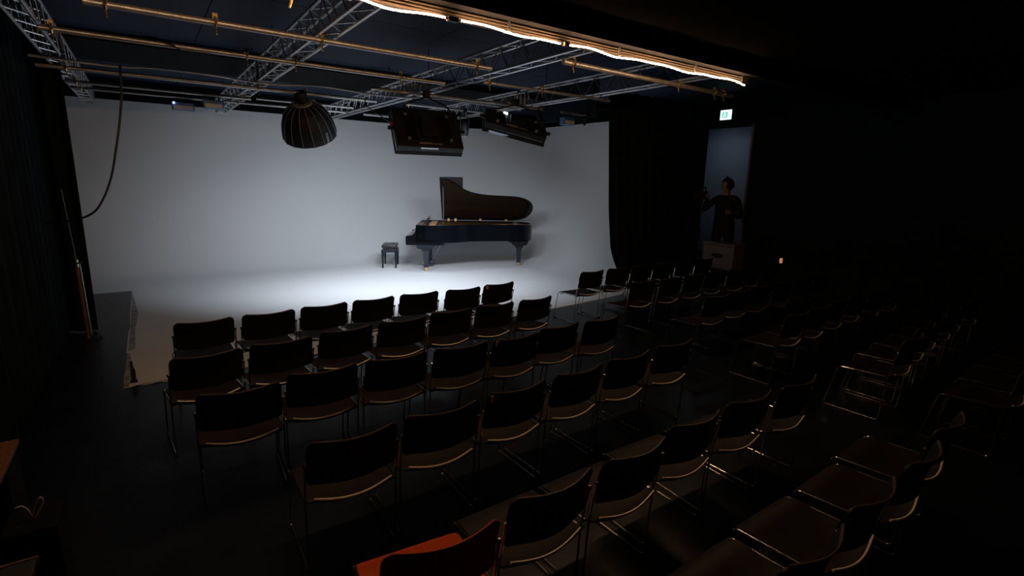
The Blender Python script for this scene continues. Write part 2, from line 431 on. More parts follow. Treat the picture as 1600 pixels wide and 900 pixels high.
pipe('ceiling pipe between second and third truss behind the softbox', 1.55, 3.05, 9.15, (2.4,), .02)
pipe('farthest ceiling pipe over the middle of the backdrop', 1.2, 3.15, 9.9, (1.4,), .02)
pipe('stubby amber ceiling pipe right of the third truss, near the rope', 3.42, 6.35, 4.09, (3.55, 5.22, 5.95, 6.15), .026, y1=4.17)
pipe('thin grey ceiling pipe crossing the rightmost truss to the curtain', 3.42, 5.52, 5.54, (3.5, 4.3), .017)
pipe('ceiling pipe carrying the wide black panel light', 2.55, 5.4, 6.92, (3.38, 4.75), .02)
pipe('short far pipe above the small round spotlight', 3.5, 5.1, 8.0, (3.45 + .1,), .022)
pipe('farthest right pipe over the backdrop corner', 3.5, 5.2, 9.93, (5.0,), .022)
pipe('short pale pipe beside the black hanging valance', 5.86, 6.42, 7.0, (), .02)

# wavy pale cable strung along, and hanging cables
def cable(name, label, pts, r, m, per=6, group=None):
    bm = bmesh.new(); tube(bm, smooth_path(pts, per), r, 6); return tag(obj(name, bm, m, smooth=True), label, 'cable', group)
cable('power_cable', 'pale cable strung loosely along the ceiling trusses', [(-.86, 7.64, 3.19), (-.15, 7.60, 3.17), (.22, 7.5, 3.185), (.79, 7.46, 3.175), (1.13, 7.66, 3.185), (1.56, 7.58, 3.17), (2.02, 7.36, 3.18), (2.94, 7.46, 3.165), (3.69, 7.2, 3.175), (4.63, 7.35, 3.19), (5.3, 7.4, 3.18)], .013, M['gcable'])
cable('hanging_cable', 'long black cable hanging in front of the backdrop on the left', [(-.07, 7.62, 3.2), (-.08, 7.3, 3.14), (-.085, 7.0, 3.05), (-.10, 7.0, 2.8), (-.15, 7.0, 2.5), (-.20, 7.0, 2.27), (-.27, 7.02, 1.98), (-.36, 7.03, 1.75), (-.47, 7.05, 1.59), (-.66, 7.25, 1.50), (-.92, 7.5, 1.46)], .011, M['cable'])
pc = thing('plug_cable', 'black cable with a red plug beside the wide panel light', 'cable')
bm = bmesh.new(); tube(bm, smooth_path([(2.86, 8.0, 3.2), (2.80, 7.8, 3.05), (2.86, 7.4, 2.88), (2.83, 6.98, 2.765)]), .007, 6); obj('cord', bm, M['cable'], pc)
bm = bmesh.new(); tube(bm, [(2.83, 6.98, 2.765), (2.86, 6.95, 2.73), (2.875, 6.94, 2.72), (2.93, 6.9, 2.70)], .02, 8, radii=[.012, .022, .016, .02]); obj('red_plug', bm, M['red'], pc)
cable('slack_cable', 'short black cable looped over the second ceiling pipe', [(.10, 5.95, 3.195), (.2, 5.9, 3.2), (.33, 5.9, 3.16), (.42, 5.95, 3.13), (.6, 5.97, 3.14), (.8, 6.0, 3.19)], .008, M['cable'])

# black valance, flag
bm = bmesh.new(); box(bm, (6.43, 6.75, 3.12), (6.47, 8.25, ZC - .01), bevel=.01)
tag(obj('valance', bm, M['velvet']), 'black valance hanging at the upper right of the backdrop', 'valance')
bm = bmesh.new(); v = [bm.verts.new(p) for p in ((6.42, 6.92, 3.12), (6.42, 7.18, 3.13), (6.42, 7.02, 2.99), (6.40, 6.92, 3.12), (6.40, 7.18, 3.13), (6.40, 7.02, 2.99))]
for f in ((0, 1, 2), (5, 4, 3), (0, 3, 4, 1), (1, 4, 5, 2), (2, 5, 3, 0)): bm.faces.new([v[i] for i in f])
tag(obj('pennant', bm, M['velvet']), 'small black triangular cloth corner pointing down under the valance', 'cloth')

# ------------------------------------------------------------------ softbox
def frame_from(axis, up=(0, 0, 1)):
    z = Vector(axis).normalized(); x = Vector(up).cross(z).normalized(); y = z.cross(x)
    return Matrix((x, y, z)).transposed().to_4x4()
sb = thing('softbox', 'round black ribbed softbox hanging from a ceiling pipe', 'lamp', (2.0, 8.12, 3.165))
ax = Vector((.30, .48, -.84))     # opening direction: down and away to the stage
top = Vector((-.02, .02, -.13))
Mx = Matrix.Translation(top) @ frame_from(ax)
NR = 16; H = .50
sp = [(.13, 0), (.20, .035), (.265, .09), (.315, .165), (.35, .25), (.372, .35), (.385, .44), (.388, H)]
bm = bmesh.new()
nseg = NR * 4
def sr(r, k):   # panels flatten between ribs
    a = (k % 4) / 4.0; d = math.cos(PI / NR) / math.cos((a - .5) * 2 * PI / NR)
    return r * d
rg = []
for r, z in sp: rg.append([bm.verts.new(Mx @ Vector((sr(r, k) * math.cos(2 * PI * k / nseg), sr(r, k) * math.sin(2 * PI * k / nseg), z))) for k in range(nseg)])
for a, b in zip(rg[:-1], rg[1:]):
    for k in range(nseg): bm.faces.new((a[k], a[(k + 1) % nseg], b[(k + 1) % nseg], b[k]))
bm.faces.new(rg[0])
dome = obj('dome', bm, M['cloth'], sb); sdm = dome.modifiers.new('s', 'SOLIDIFY'); sdm.thickness = .004; sdm.offset = -1
for i in range(NR):
    a = 2 * PI * i / NR; bm = bmesh.new()
    tube(bm, [Mx @ Vector(((r + .002) * math.cos(a), (r + .002) * math.sin(a), z)) for r, z in sp], .0035, 5); obj('rib', bm, M['seam'], sb)
bm = bmesh.new(); lathe(bm, [(.001, H - .05), (.36, H - .05), (.365, H - .045), (.001, H - .045)], 32, Mx); obj('diffuser', bm, M['diffuser'], sb)
bm = bmesh.new(); lathe(bm, [(.115, -.02), (.135, -.015), (.135, .012), (.115, .015)], 24, Mx); r_ = obj('speed_ring', bm, M['flapsheen'], sb); r_['label'] = 'bright metal mounting ring'
bm = bmesh.new(); lathe(bm, [(.001, -.17), (.075, -.17), (.085, -.15), (.085, -.03), (.07, -.015), (.001, -.015)], 20, Mx); obj('lamp_head', bm, M['shell'], sb, smooth=True)
bm = bmesh.new(); tube(bm, [(0, 0, 0), (0, 0, -.06), (.12, 0, -.10), (.12, .03, -.17)], .012, 6); tube(bm, [(0, 0, -.06), (-.12, 0, -.10), (-.12, .03, -.17)], .012, 6); box(bm, (-.04, -.035, -.05), (.04, .035, .035), bevel=.008); obj('yoke', bm, M['shell'], sb)
# printed wordmark running up one panel, lower right as seen from the seats
BRAND = 'NANLITE'
def text_obj(name, txt, size, mtx, m, parent, ext=.0008):
    cu = bpy.data.curves.new(name, 'FONT'); cu.body = txt; cu.size = size; cu.align_x = 'CENTER'; cu.align_y = 'CENTER'; cu.extrude = ext
    o = bpy.data.objects.new(name, cu); C.objects.link(o)
    bpy.context.view_layer.update()
    me = bpy.data.meshes.new_from_object(o); bpy.data.objects.remove(o)
    me.transform(mtx); me.materials.append(m)
    q = bpy.data.objects.new(name, me); C.objects.link(q); q.parent = parent
    return q
SBW = Vector((2.0, 8.12, 3.165))
tocam = (Vector((0, 0, 2.05)) - SBW); rightv = Vector((.9, -.43, 0))
best = None
for i in range(NR):
    a = 2 * PI * (i + .5) / NR; nrm = (Mx.to_3x3() @ Vector((math.cos(a), math.sin(a), 0))).normalized()
    sc = abs(math.degrees(math.atan2(nrm.dot(rightv), nrm.dot(tocam.normalized()))) - 38)
    if best is None or sc < best[0]: best = (sc, a, nrm)
a = best[1]; rr = .385 * math.cos(PI / NR)
pL = Mx @ Vector(((rr + .004) * math.cos(a), (rr + .004) * math.sin(a), .45))
nz = best[2]; xdv = (Mx.to_3x3() @ Vector((0, 0, 1))).normalized(); ydv = nz.cross(xdv).normalized()
tm = Matrix((xdv, ydv, nz)).transposed().to_4x4()
text_obj('printed_name', BRAND, .055, Matrix.Translation(pL) @ tm, M['print'], sb)
area('softbox_glow', sb, SBW + top + ax.normalized() * (H + .02), SBW + top + ax.normalized() * 3, .55, .55, SOFTBOX_W, COOL, 2.1)

# ------------------------------------------------------------------ panel lights with barn doors
def panel_light(name, label, origin, normal, wdt, hgt, power, roll=0, hang=None, doors=True, led=False):
    """origin = panel centre; normal = direction the light leaves"""
    t = thing(name, label, 'lamp', origin)
    R = frame_from(normal); R = R @ Matrix.Rotation(roll, 4, 'Z')   # local x right, y up, z out
    D = .10
    bm = bmesh.new(); box(bm, (-wdt / 2, -hgt / 2, -D), (wdt / 2, hgt / 2, 0), R, .015); obj('body', bm, M['shell'], t)
    bm = bmesh.new(); box(bm, (-wdt / 2 + .03, -hgt / 2 + .03, -.002), (wdt / 2 - .03, hgt / 2 - .03, .004), R); obj('diffuser', bm, M['diffuser'], t)
    # back details: two heat sinks, a controller box, four corner knobs
    for sx in (-.26, .26):
        bm = bmesh.new()
        for k in range(8):
            x = sx * wdt + (k - 3.5) * .018; box(bm, (x - .003, -hgt * .33, -D - .03), (x + .003, hgt * .33, -D), R)
        obj('heat_sink', bm, M['shell'], t)
    bm = bmesh.new(); box(bm, (-.11, -hgt * .28, -D - .06), (.11, hgt * .22, -D), R, .01); obj('control_box', bm, M['shell'], t)
    for sx in (-.15, .15):
        for sy in (-.32, .3):
            bm = bmesh.new(); lathe(bm, [(.001, -D - .03), (.02, -D - .03), (.02, -D), (.001, -D)], 10, R @ Matrix.Translation((sx * wdt * 2.1, sy * hgt, 0))); obj('knob', bm, M['seam'], t)
    # barn doors: top, bottom, left, right
    if doors:
        for side, ang in (('b', .2), ('t', .1), ('l', .08), ('r', .08)):
            bm = bmesh.new(); ln = .07
            if side == 'b': q = [(-wdt / 2, -hgt / 2, 0), (wdt / 2, -hgt / 2, 0), (wdt / 2 + .01, -hgt / 2 - ln * math.sin(ang), ln * math.cos(ang)), (-wdt / 2 - .01, -hgt / 2 - ln * math.sin(ang), ln * math.cos(ang))]
            if side == 't': q = [(-wdt / 2, hgt / 2, 0), (wdt / 2, hgt / 2, 0), (wdt / 2 + .01, hgt / 2 + ln * math.sin(ang), ln * math.cos(ang)), (-wdt / 2 - .01, hgt / 2 + ln * math.sin(ang), ln * math.cos(ang))]
            if side == 'l': q = [(-wdt / 2, -hgt / 2, 0), (-wdt / 2, hgt / 2, 0), (-wdt / 2 - ln * math.sin(ang), hgt / 2, ln * math.cos(ang)), (-wdt / 2 - ln * math.sin(ang), -hgt / 2, ln * math.cos(ang))]
            if side == 'r': q = [(wdt / 2, -hgt / 2, 0), (wdt / 2, hgt / 2, 0), (wdt / 2 + ln * math.sin(ang), hgt / 2, ln * math.cos(ang)), (wdt / 2 + ln * math.sin(ang), -hgt / 2, ln * math.cos(ang))]
            f = bm.faces.new([bm.verts.new(R @ Vector(p)) for p in q])
            o = obj('barn_door', bm, M['shell'], t); s_ = o.modifiers.new('s', 'SOLIDIFY'); s_.thickness = .006
    # pale and grey strips on the lower edge of the body
    bm = bmesh.new(); box(bm, (-.02, -hgt / 2 + .045, -D - .004), (.16, -hgt / 2 + .07, -D + .001), R); o = obj('back_strip', bm, M['flapsheen'], t); o['label'] = 'pale strip'
    bm = bmesh.new(); box(bm, (-.16, -hgt / 2 + .045, -D - .003), (-.04, -hgt / 2 + .06, -D + .001), R); obj('back_strip', bm, M['seam'], t)
    bm = bmesh.new(); box(bm, (-.10, -hgt / 2 - .002, -D + .02), (.14, -hgt / 2 + .002, -D + .05), R); o = obj('edge_strip', bm, M['shell' if led else 'alu'], t); o['label'] = 'bright metal strip'
    if led:
        bm = bmesh.new(); lathe(bm, [(.001, -D - .022), (.026, -D - .022), (.026, -D), (.001, -D)], 12, R @ Matrix.Translation((-.01, -.03, 0))); o = obj('status_light', bm, M['led'], t); o['label'] = 'bright white status light'
        bm = bmesh.new(); box(bm, (.14, .13, -D - .02), (.2, .15, -D), R); o = obj('status_light', bm, M['led'], t)
        o['label'] = 'bright white status light'
    # yoke and hanging post up to the pipe
    hz = (hang - origin[2]) if hang else .4
    side = R.to_3x3() @ Vector((wdt / 2 + .03, 0, -D / 2)); side2 = R.to_3x3() @ Vector((-wdt / 2 - .03, 0, -D / 2))
    up = Vector((0, 0, hz)); bm = bmesh.new()
    k1 = Vector((side.x * .6, side.y * .6, hz * .7)); k2 = Vector((side2.x * .6, side2.y * .6, hz * .7))
    tube(bm, fillet([side, k1, up - Vector((0, 0, .04)), k2, side2], .05), .012, 6); tube(bm, [up - Vector((0, 0, .05)), up], .02, 8)
    box(bm, (-.04, -.035, hz - .04), (.04, .035, hz + .04), bevel=.008)
    for s in (side, side2): tube(bm, [s * .94, s * 1.09], .028, 8)
    obj('yoke', bm, M['shell'], t)
    n = Vector(normal).normalized()
    if power: area('panel_glow', t, Vector(origin) + n * .03, Vector(origin) + n * 3, wdt * .9, hgt * .85, power, COOL, 1.9)
    return t
panel_light('panel_light', 'wide black panel light with barn doors hanging before the backdrop', (3.31, 6.86, 2.655), (.14, .78, -.54), .93, .64, PANEL_W, 0.0, 3.165)
panel_light('panel_light', 'tilted black panel light with a bright white status dot', (4.64, 6.62, 2.80), (.10, .68, -.72), .95, .34, SIDE_W, .30, 3.165, led=True)

panel_light('panel_light', 'added smaller panel light over the piano, hidden behind the wide panel', (4.80, 9.93, 2.93), (.10, -.06, -1), .80, .50, OVER_W, 0.0, 3.165)  # added unseen lamp giving steep overhead light on the piano
# small round spotlight
sp_ = thing('spotlight', 'small round black spotlight hanging between the two panel lights', 'lamp', (4.57, 8.0, 3.165))
bm = bmesh.new(); lathe(bm, [(.001, -.42), (.055, -.42), (.065, -.40), (.065, -.24), (.05, -.20), (.03, -.17), (.001, -.17)], 16); obj('can', bm, M['shell'], sp_, smooth=True)
bm = bmesh.new(); tube(bm, fillet([(-.08, 0, -.32), (-.085, 0, -.1), (.085, 0, -.1), (.08, 0, -.32)], .03), .009, 6); tube(bm, [(0, 0, -.1), (0, 0, 0)], .012, 6); box(bm, (-.03, -.03, -.03), (.03, .03, .035)); obj('yoke', bm, M['shell'], sp_)
bm = bmesh.new(); lathe(bm, [(.001, -.424), (.045, -.424), (.045, -.418), (.001, -.418)], 16); obj('lens', bm, M['seam'], sp_)
# round-handled fixture and coils above the right panel
cl = thing('cable_coil', 'black coiled cables hanging behind the tilted panel light', 'cable', (5.30, 6.92, 3.165))
for k, (r, dx) in enumerate(((.11, 0), (.095, .02), (.12, -.03), (.08, .05))):
    bm = bmesh.new(); tube(bm, [(dx + .4 * r * math.cos(a) + .02 * k, r * .8 * math.cos(a) * .6, -.13 + r * math.sin(a) * 1.15) for a in [2 * PI * i / 20 for i in range(20)]], .008, 5, closed=True); obj('loop', bm, M['cable'], cl)
# small far fixtures
def far_fixture(label, loc, wd, m, led=False):
    t = thing('batten_light', label, 'lamp', loc)
    bm = bmesh.new(); box(bm, (-wd / 2, -.06, -.20), (wd / 2, .06, -.08), bevel=.01); obj('housing', bm, M['blue'], t)
    bm = bmesh.new(); box(bm, (-wd / 2 + .02, -.068, -.19), (wd / 2 - .02, -.058, -.13)); o = obj('front_strip', bm, M['gcable'], t)
    bm = bmesh.new(); tube(bm, [(-wd * .3, 0, -.09), (-wd * .3, 0, 0)], .01, 6); tube(bm, [(wd * .3, 0, -.09), (wd * .3, 0, 0)], .01, 6); obj('bracket', bm, M['shell'], t)
    if led:
        bm = bmesh.new(); lathe(bm, [(.001, 0), (.014, 0), (.014, .015), (.001, .015)], 10, Matrix.Translation((-wd / 2 + .03, -.06, -.095)) @ Matrix.Rotation(PI / 2, 4, 'X')); obj('status_light', bm, M['blueled'], t)
far_fixture('small batten light with a blue dot above the left backdrop', (.62, 9.91, 3.165), .30, None, True)
far_fixture('small batten light without a dot, left of the second truss', (.98 - .06 + .05, 9.27, 3.165), .26, None)
far_fixture('small blue-cased fixture beside the black valance', (6.0, 7.0, 3.165), .24, None)

# hanging grip clamps at the near edge
gp = thing('pipe_clamp', 'brass pipe clamp dangling at the top edge near the second truss', 'clamp', (.93, 4.02, 3.30))
bm = bmesh.new(); tube(bm, [(0, 0, 0), (0, .005, -.05), (.015, .0, -.09), (.0, 0, -.15)], .014, 8, radii=[.016, .012, .015, .009]); obj('hook', bm, M['brass'], gp)
bm = bmesh.new(); tube(bm, [(0, 0, 0), (0, 0, ZC - 3.30)], .006, 6); obj('rod', bm, M['rubber'], gp)

# ------------------------------------------------------------------ grand piano
PA = math.radians(-30)
pn = thing('grand_piano', 'black concert grand piano with raised lid on the white floor', 'piano', (4.87, 10.20, .006), PA)
# local x: keyboard -> tail, local y: treble (near) -> bass (far)
case = [(-.20, 0), (.36, 0), (.58, .05), (.76, .17), (.92, .29), (1.11, .38), (1.5, .46), (1.92, .50), (2.18, .55), (2.34, .66), (2.42, .85), (2.43, 1.05), (2.36, 1.28), (2.20, 1.44), (1.94, 1.5), (-.20, 1.5)]
def smooth_outline(pts, per=4):
    P = [(x, y, 0) for x, y in pts]; return [(v.x, v.y) for v in smooth_path(P, per)]
out = smooth_outline(case[1:-1], 4); out = [case[0]] + out + [case[-1]]
def inset(ol, d):
    n = len(ol); r = []
    for i in range(n):
        a = Vector(ol[i - 1]); b = Vector(ol[i]); c = Vector(ol[(i + 1) % n])
        t = ((b - a).normalized() + (c - b).normalized()); t = t.normalized() if t.length > 1e-6 else (c - b).normalized()
        r.append((b.x - t.y * d, b.y + t.x * d))
    return r
inn = inset(out, .045)
bm = bmesh.new(); n = len(out)
vs = [[bm.verts.new((x, y, z)) for x, y in ol] for ol, z in ((out, .66), (out, 1.02), (inn, 1.02), (inn, .66))]
for q in range(4):
    a, b = vs[q], vs[(q + 1) % 4]
    for i in range(n): bm.faces.new((a[i], a[(i + 1) % n], b[(i + 1) % n], b[i]))
obj('rim', bm, M['piano'], pn, smooth=True)
bm = bmesh.new(); prism(bm, inn, .72, .965); obj('iron_plate', bm, M['gold'], pn)
bm = bmesh.new()
for i in range(4): box(bm, (.35, .60 + i * .22, .96), (1.6 + .12 * i, .62 + i * .22, .985))
obj('plate_strut', bm, M['gold'], pn)
bm = bmesh.new()
for i in range(40): tube(bm, [(.22, .12 + i * .033, .988), (.50 + 1.5 * min(1, i / 26), .30 + .5 * min(1, .3 + i / 40) + i * .013, .988)], .0022, 3, cap=False)
st = obj('string', bm, M['brass'], pn); st['kind'] = 'stuff'
bm = bmesh.new(); box(bm, (.05, .05, .95), (.20, 1.45, 1.0), bevel=.005); obj('tuning_block', bm, M['gold'], pn)
bm = bmesh.new(); box(bm, (.22, .1, .965), (.27, 1.4, .999), bevel=.004); obj('damper_rail', bm, M['felt'], pn)
bm = bmesh.new(); prism(bm, out, .645, .66); obj('bottom_frame', bm, M['piano'], pn)
# keybed, cheeks, keys
bm = bmesh.new(); box(bm, (-.42, 0, .59), (.40, 1.5, .70)); obj('keybed', bm, M['piano'], pn)
for y in (0, 1.42):
    bm = bmesh.new()
    prof_ = [(-.42, .69), (-.42, .77), (-.40, .79), (-.30, .80), (-.25, .83), (-.22, .88), (-.20, .92), (-.20, 1.02), (.0, 1.02), (.0, .69)]
    prism(bm, prof_, -y - .08, -y, Matrix.Rotation(PI / 2, 4, 'X')); obj('cheek', bm, M['piano'], pn)
bm = bmesh.new(); box(bm, (-.42, .08, .70), (-.39, 1.42, .755), bevel=.004); obj('key_slip', bm, M['piano'], pn)
bm = bmesh.new()
for i in range(52): y = .10 + i * 1.30 / 52; box(bm, (-.385, y, .70), (-.22, y + .0235, .775))
obj('white_keys', bm, M['ivory'], pn)
bm = bmesh.new(); box(bm, (-.37, .085, .778), (-.20, 1.415, .792), bevel=.004); box(bm, (-.22, .085, .70), (-.16, 1.415, .95), bevel=.006); obj('fallboard', bm, M['piano'], pn)
# music desk folded, with a thin sheet standing
bm = bmesh.new(); box(bm, (-.03, .38, 0), (-.012, 1.12, .16), Matrix.Translation((.0, 0, .995)) @ Matrix.Rotation(.35, 4, 'Y'), .004); tube(bm, [(-.08, .45, 1.0), (.06, .45, 1.10)], .006, 5); tube(bm, [(-.08, 1.05, 1.0), (.06, 1.05, 1.10)], .006, 5); box(bm, (-.10, .36, .985), (.14, 1.14, .998)); obj('music_desk', bm, M['pianob'], pn)
bm = bmesh.new(); tube(bm, smooth_path([(.0, .30, 1.0), (.015, .30, 1.12), (.05, .31, 1.17), (.075, .32, 1.19)]), .004, 5); tube(bm, [(.075, .32, 1.19), (.11, .32, 1.20)], .009, 6); o = obj('desk_lamp', bm, M['chrome'], pn); o['label'] = 'thin bent metal lamp arm at the music desk'
# lid: lies in a plane hinged on the far bass side
LA = math.radians(40); HZ = 1.035
lid_m = Matrix.Translation((0, 1.5, HZ)) @ Matrix.Rotation(-LA, 4, 'X') @ Matrix.Scale(-1, 4, (0, 1, 0))
lid = [(.30, 0), (.30, 1.50), (.42, 1.49), (.56, 1.40), (.72, 1.25), (.88, 1.12), (1.08, 1.02), (1.4, .96), (1.82, .94), (2.13, .90), (2.34, .78), (2.45, .60), (2.45, .38), (2.36, .17), (2.18, .04), (1.98, 0)]
lo_ = [lid[0], lid[1]] + smooth_outline(lid[2:], 4)
bm = bmesh.new(); prism(bm, lo_, 0, .022, lid_m); obj('lid', bm, M['lidm'], pn)
bm = bmesh.new(); prism(bm, [(.29, .0), (.29, 1.53), (.80, 1.53), (.80, 0)], .026, .046, lid_m); obj('folded_lid_flap', bm, M['pianob'], pn)
bm = bmesh.new()
pt = lid_m @ Vector((.37, 1.28, 0)); tube(bm, [(.40, .07, .99), pt], .017, 8); pr_ = obj('prop_stick', bm, M['chrome'], pn); pr_['label'] = 'pale reflective lid prop'
for x in (.45, .62, 1.22, 1.85):
    bm = bmesh.new(); tube(bm, [(x - .03, 1.49, 1.03), (x + .03, 1.49, 1.03)], .018, 8); box(bm, (x - .025, 1.46, 1.0), (x + .025, 1.475, 1.07)); obj('hinge', bm, M['brass'], pn)
# legs: square tapered with block, collar and caster
def leg(x, y):
    bm = bmesh.new()
    for (z0, z1, a, b) in ((.53, .60, .17, .17), (.50, .53, .15, .14), (.44, .50, .085, .08)): 
        box(bm, (x - a * 1.1, y - b, z0), (x + a * 1.1, y + b, z1), bevel=.01)
    l = obj('leg', bm, M['pianob'], pn)
    bm = bmesh.new()
    for z0, z1, a0, a1 in ((.10, .46, .042, .066), (.08, .10, .052, .052)):
        v0 = [bm.verts.new((x + sx * a0, y + sy * a0, z0)) for sx, sy in ((-1, -1), (1, -1), (1, 1), (-1, 1))]; v1 = [bm.verts.new((x + sx * a1, y + sy * a1, z1)) for sx, sy in ((-1, -1), (1, -1), (1, 1), (-1, 1))]
        bm.faces.new(v0[::-1]); bm.faces.new(v1)
        for i in range(4): bm.faces.new((v0[i], v0[(i + 1) % 4], v1[(i + 1) % 4], v1[i]))
    obj('leg_shaft', bm, M['pianob'], l)
    bm = bmesh.new(); box(bm, (x - .035, y - .035, .055), (x + .035, y + .035, .085), bevel=.006)
    for s in (-1, 1): lathe(bm, [(.001, -.011), (.033, -.011), (.033, .011), (.001, .011)], 14, Matrix.Translation((x + .01, y + s * .028, .033)) @ Matrix.Rotation(PI / 2, 4, 'X'))
    obj('caster', bm, M['brass'], l)
leg(0, .17); leg(0, 1.33); leg(2.14, 1.02)
bm = bmesh.new(); box(bm, (1.86, .60, .60), (2.32, 1.32, .66), bevel=.02); obj('tail_block', bm, M['piano'], pn)
# pedal lyre
ly = bmesh.new()
for y in (.64, .86): tube(ly, [(.05, y, .6), (.05, y, .12)], .016, 8)
box(ly, (-.02, .60, .09), (.14, .90, .15), bevel=.01); L_ = obj('pedal_lyre', ly, M['pianob'], pn)
for y in (.68, .75, .82):
    bm = bmesh.new(); box(bm, (-.12, y - .012, .085), (.0, y + .012, .097), bevel=.003); obj('pedal', bm, M['brass'], L_)
bm = bmesh.new(); tube(bm, [(.06, .66, .12), (.34, .66, .60)], .008, 6); tube(bm, [(.06, .84, .12), (.34, .84, .60)], .008, 6); obj('lyre_brace', bm, M['chrome'], L_)

# ------------------------------------------------------------------ bench
bn = thing('piano_bench', 'black padded piano bench with four square legs left of the piano', 'bench', (4.50, 11.28, .006), math.radians(-27))
WX, WY = .165, .29
bm = bmesh.new(); box(bm, (-WX, -WY, .455), (WX, WY, .52), bevel=.022)
obj('cushion', bm, M['leather'], bn, smooth=True)
for sx in (-.08, 0, .08):
    for sy in (-.19, -.095, 0, .095, .19):
        bm = bmesh.new(); lathe(bm, [(.001, .516), (.010, .516), (.008, .524), (.001, .525)], 8, Matrix.Translation((sx, sy, 0))); obj('tuft_button', bm, M['leather'], bn)
bm = bmesh.new(); box(bm, (-WX + .03, -WY + .03, .415), (WX - .03, WY - .03, .455)); obj('lift_mechanism', bm, M['shell'], bn)
bm = bmesh.new()
for lo, hi in (((-WX, -WY, .355), (WX, -WY + .022, .415)), ((-WX, WY - .022, .355), (WX, WY, .415)), ((-WX, -WY, .355), (-WX + .022, WY, .415)), ((WX - .022, -WY, .355), (WX, WY, .415))): box(bm, lo, hi)
obj('apron', bm, M['pianob'], bn)
for sx in (-1, 1):
    for sy in (-1, 1):
        bm = bmesh.new(); x = sx * (WX - .02); y = sy * (WY - .02); tube(bm, [(x, y, 0), (x, y, .40)], .02, 4, radii=[.018, .03]); obj('leg', bm, M['pianob'], bn)
for sy in (-1, 1):
    bm = bmesh.new(); lathe(bm, [(.001, 0), (.024, 0), (.026, .02), (.001, .022)], 12, Matrix.Translation((0, sy * WY, .435)) @ Matrix.Rotation(-sy * PI / 2, 4, 'X')); obj('height_knob', bm, M['shell'], bn)

# ------------------------------------------------------------------ stacking chair
# local: origin on the floor under the back's top edge centre, facing +y
def plate(f, nu, nv, th):
    """f(u,v)->point, u across -1..1, v along 0..1, rounded-corner plate"""
    bm = bmesh.new(); g = []
    for j in range(nv + 1):
        vv = .5 - .5 * math.cos(PI * j / nv)
        g.append([bm.verts.new(f(-math.cos(PI * (i / nu)) * .25 + .75 * (-1 + 2 * i / nu), vv)) for i in range(nu + 1)])
    for j in range(nv):
        for i in range(nu): bm.faces.new((g[j][i], g[j][i + 1], g[j + 1][i + 1], g[j + 1][i]))
    bmesh.ops.recalc_face_normals(bm, faces=bm.faces)
    bmesh.ops.solidify(bm, geom=list(bm.faces), thickness=th)
    return bm
def rc(u, v, cs, ce, w):     # corner rounding: pull width in near v ends
    k = 1.0
    if v < cs: k = 1 - (1 - math.sqrt(max(0, 1 - ((cs - v) / cs) ** 2))) * .13
    if v > 1 - ce: k = min(k, 1 - (1 - math.sqrt(max(0, 1 - ((v - 1 + ce) / ce) ** 2))) * .13)
    return u * w * k
HW = .232
def seat_f(u, v):
    y = .048 + .437 * v
    z = .428 - .020 * math.sin(PI * min(1, v * 1.2)) * (1 - .4 * u * u) + .016 * (u * u) * (1 - v) - .010 * (1 - v) - .012 * (1 - u * u) * (1 - v) ** 3
    if v > .8: z -= .035 * ((v - .8) / .2) ** 2
    if v < .12: z += .02 * ((.12 - v) / .12) ** 2 - .0
    y -= .026 * (1 - u * u) ** 1.3 * (1 - v)
    return Vector((rc(u, v, .02, .12, HW), y, z))
def back_f(u, v):
    z = .528 + .252 * v - .006 * (1 - u * u) * v
    y = .055 - .050 * v - .052 * (1 - u * u) ** 1.2 + .012 * math.sin(PI * v)
    return Vector((rc(u, v, .14, .16, HW), y, z))
def make_chair(name, label, seatm, backm):
    t = thing(name, label, 'chair')
    obj('seat', plate(seat_f, 14, 12, .010), seatm, t, smooth=True)
    obj('backrest', plate(back_f, 14, 16, .010), backm, t, smooth=True)
    bm = bmesh.new(); tube(bm, [seat_f(-1 + 2 * i / 14, 0) + Vector((0, -.006, .002)) for i in range(15)], .0062, 6); o = obj('rear_edge', bm, M['rimlit'], t, smooth=True); o['label'] = 'shiny rear edge of the seat, its caught light painted pale'
    bm = bmesh.new(); tube(bm, [back_f(-1 + 2 * i / 14, 1) + Vector((0, .0, .001)) for i in range(15)], .0052, 6); obj('top_edge', bm, M['plyedge'] if backm is M['back'] else backm, t, smooth=True)
    for s in (-1, 1):
        x = s * (HW + .006)
        bm = bmesh.new()
        path = fillet([(x, .035, .655), (x, .080, .427), (x, .10, .012), (x, .555, .012), (x - s * .0, .47, .410), (x, .10, .428)], .03, 4)
        tube(bm, path, .0058, 7); f = obj('side_frame', bm, M['chrome'], t, smooth=True)
        bm = bmesh.new(); lathe(bm, [(.001, -.004), (.011, -.004), (.011, .010), (.006, .014), (.001, .014)], 10, Matrix.Translation((x, .035, .655)) @ Matrix.Rotation(s * PI / 2 * .0, 4, 'Y')); obj('bolt', bm, M['chrome'], t)
        for y in (.13, .52):
            bm = bmesh.new(); box(bm, (x - .009, y - .018, 0), (x + .009, y + .018, .012), bevel=.002); obj('glide', bm, M['rubber'], t)
    for y, z in ((.13, .395), (.43, .385)):
        bm = bmesh.new(); tube(bm, [(-HW, y, z), (HW, y, z)], .005, 6); obj('crossbar', bm, M['chrome'], t)
    return t
black0 = make_chair('stacking_chair', '', M['seat'], M['back'])
orange0 = make_chair('stacking_chair', 'bright orange stacking chair at the near left end of the seats', M['orange'], M['orange'])
stk = bmesh.new(); 
p_ = back_f(-.84, .88); box(stk, (p_.x - .016, p_.y - .012, p_.z - .022), (p_.x + .012, p_.y - .0005, p_.z + .02)); stk_me = obj('label_sticker', stk, M['sticker'], None)
stk_mesh = stk_me.data; bpy.data.objects.remove(stk_me)
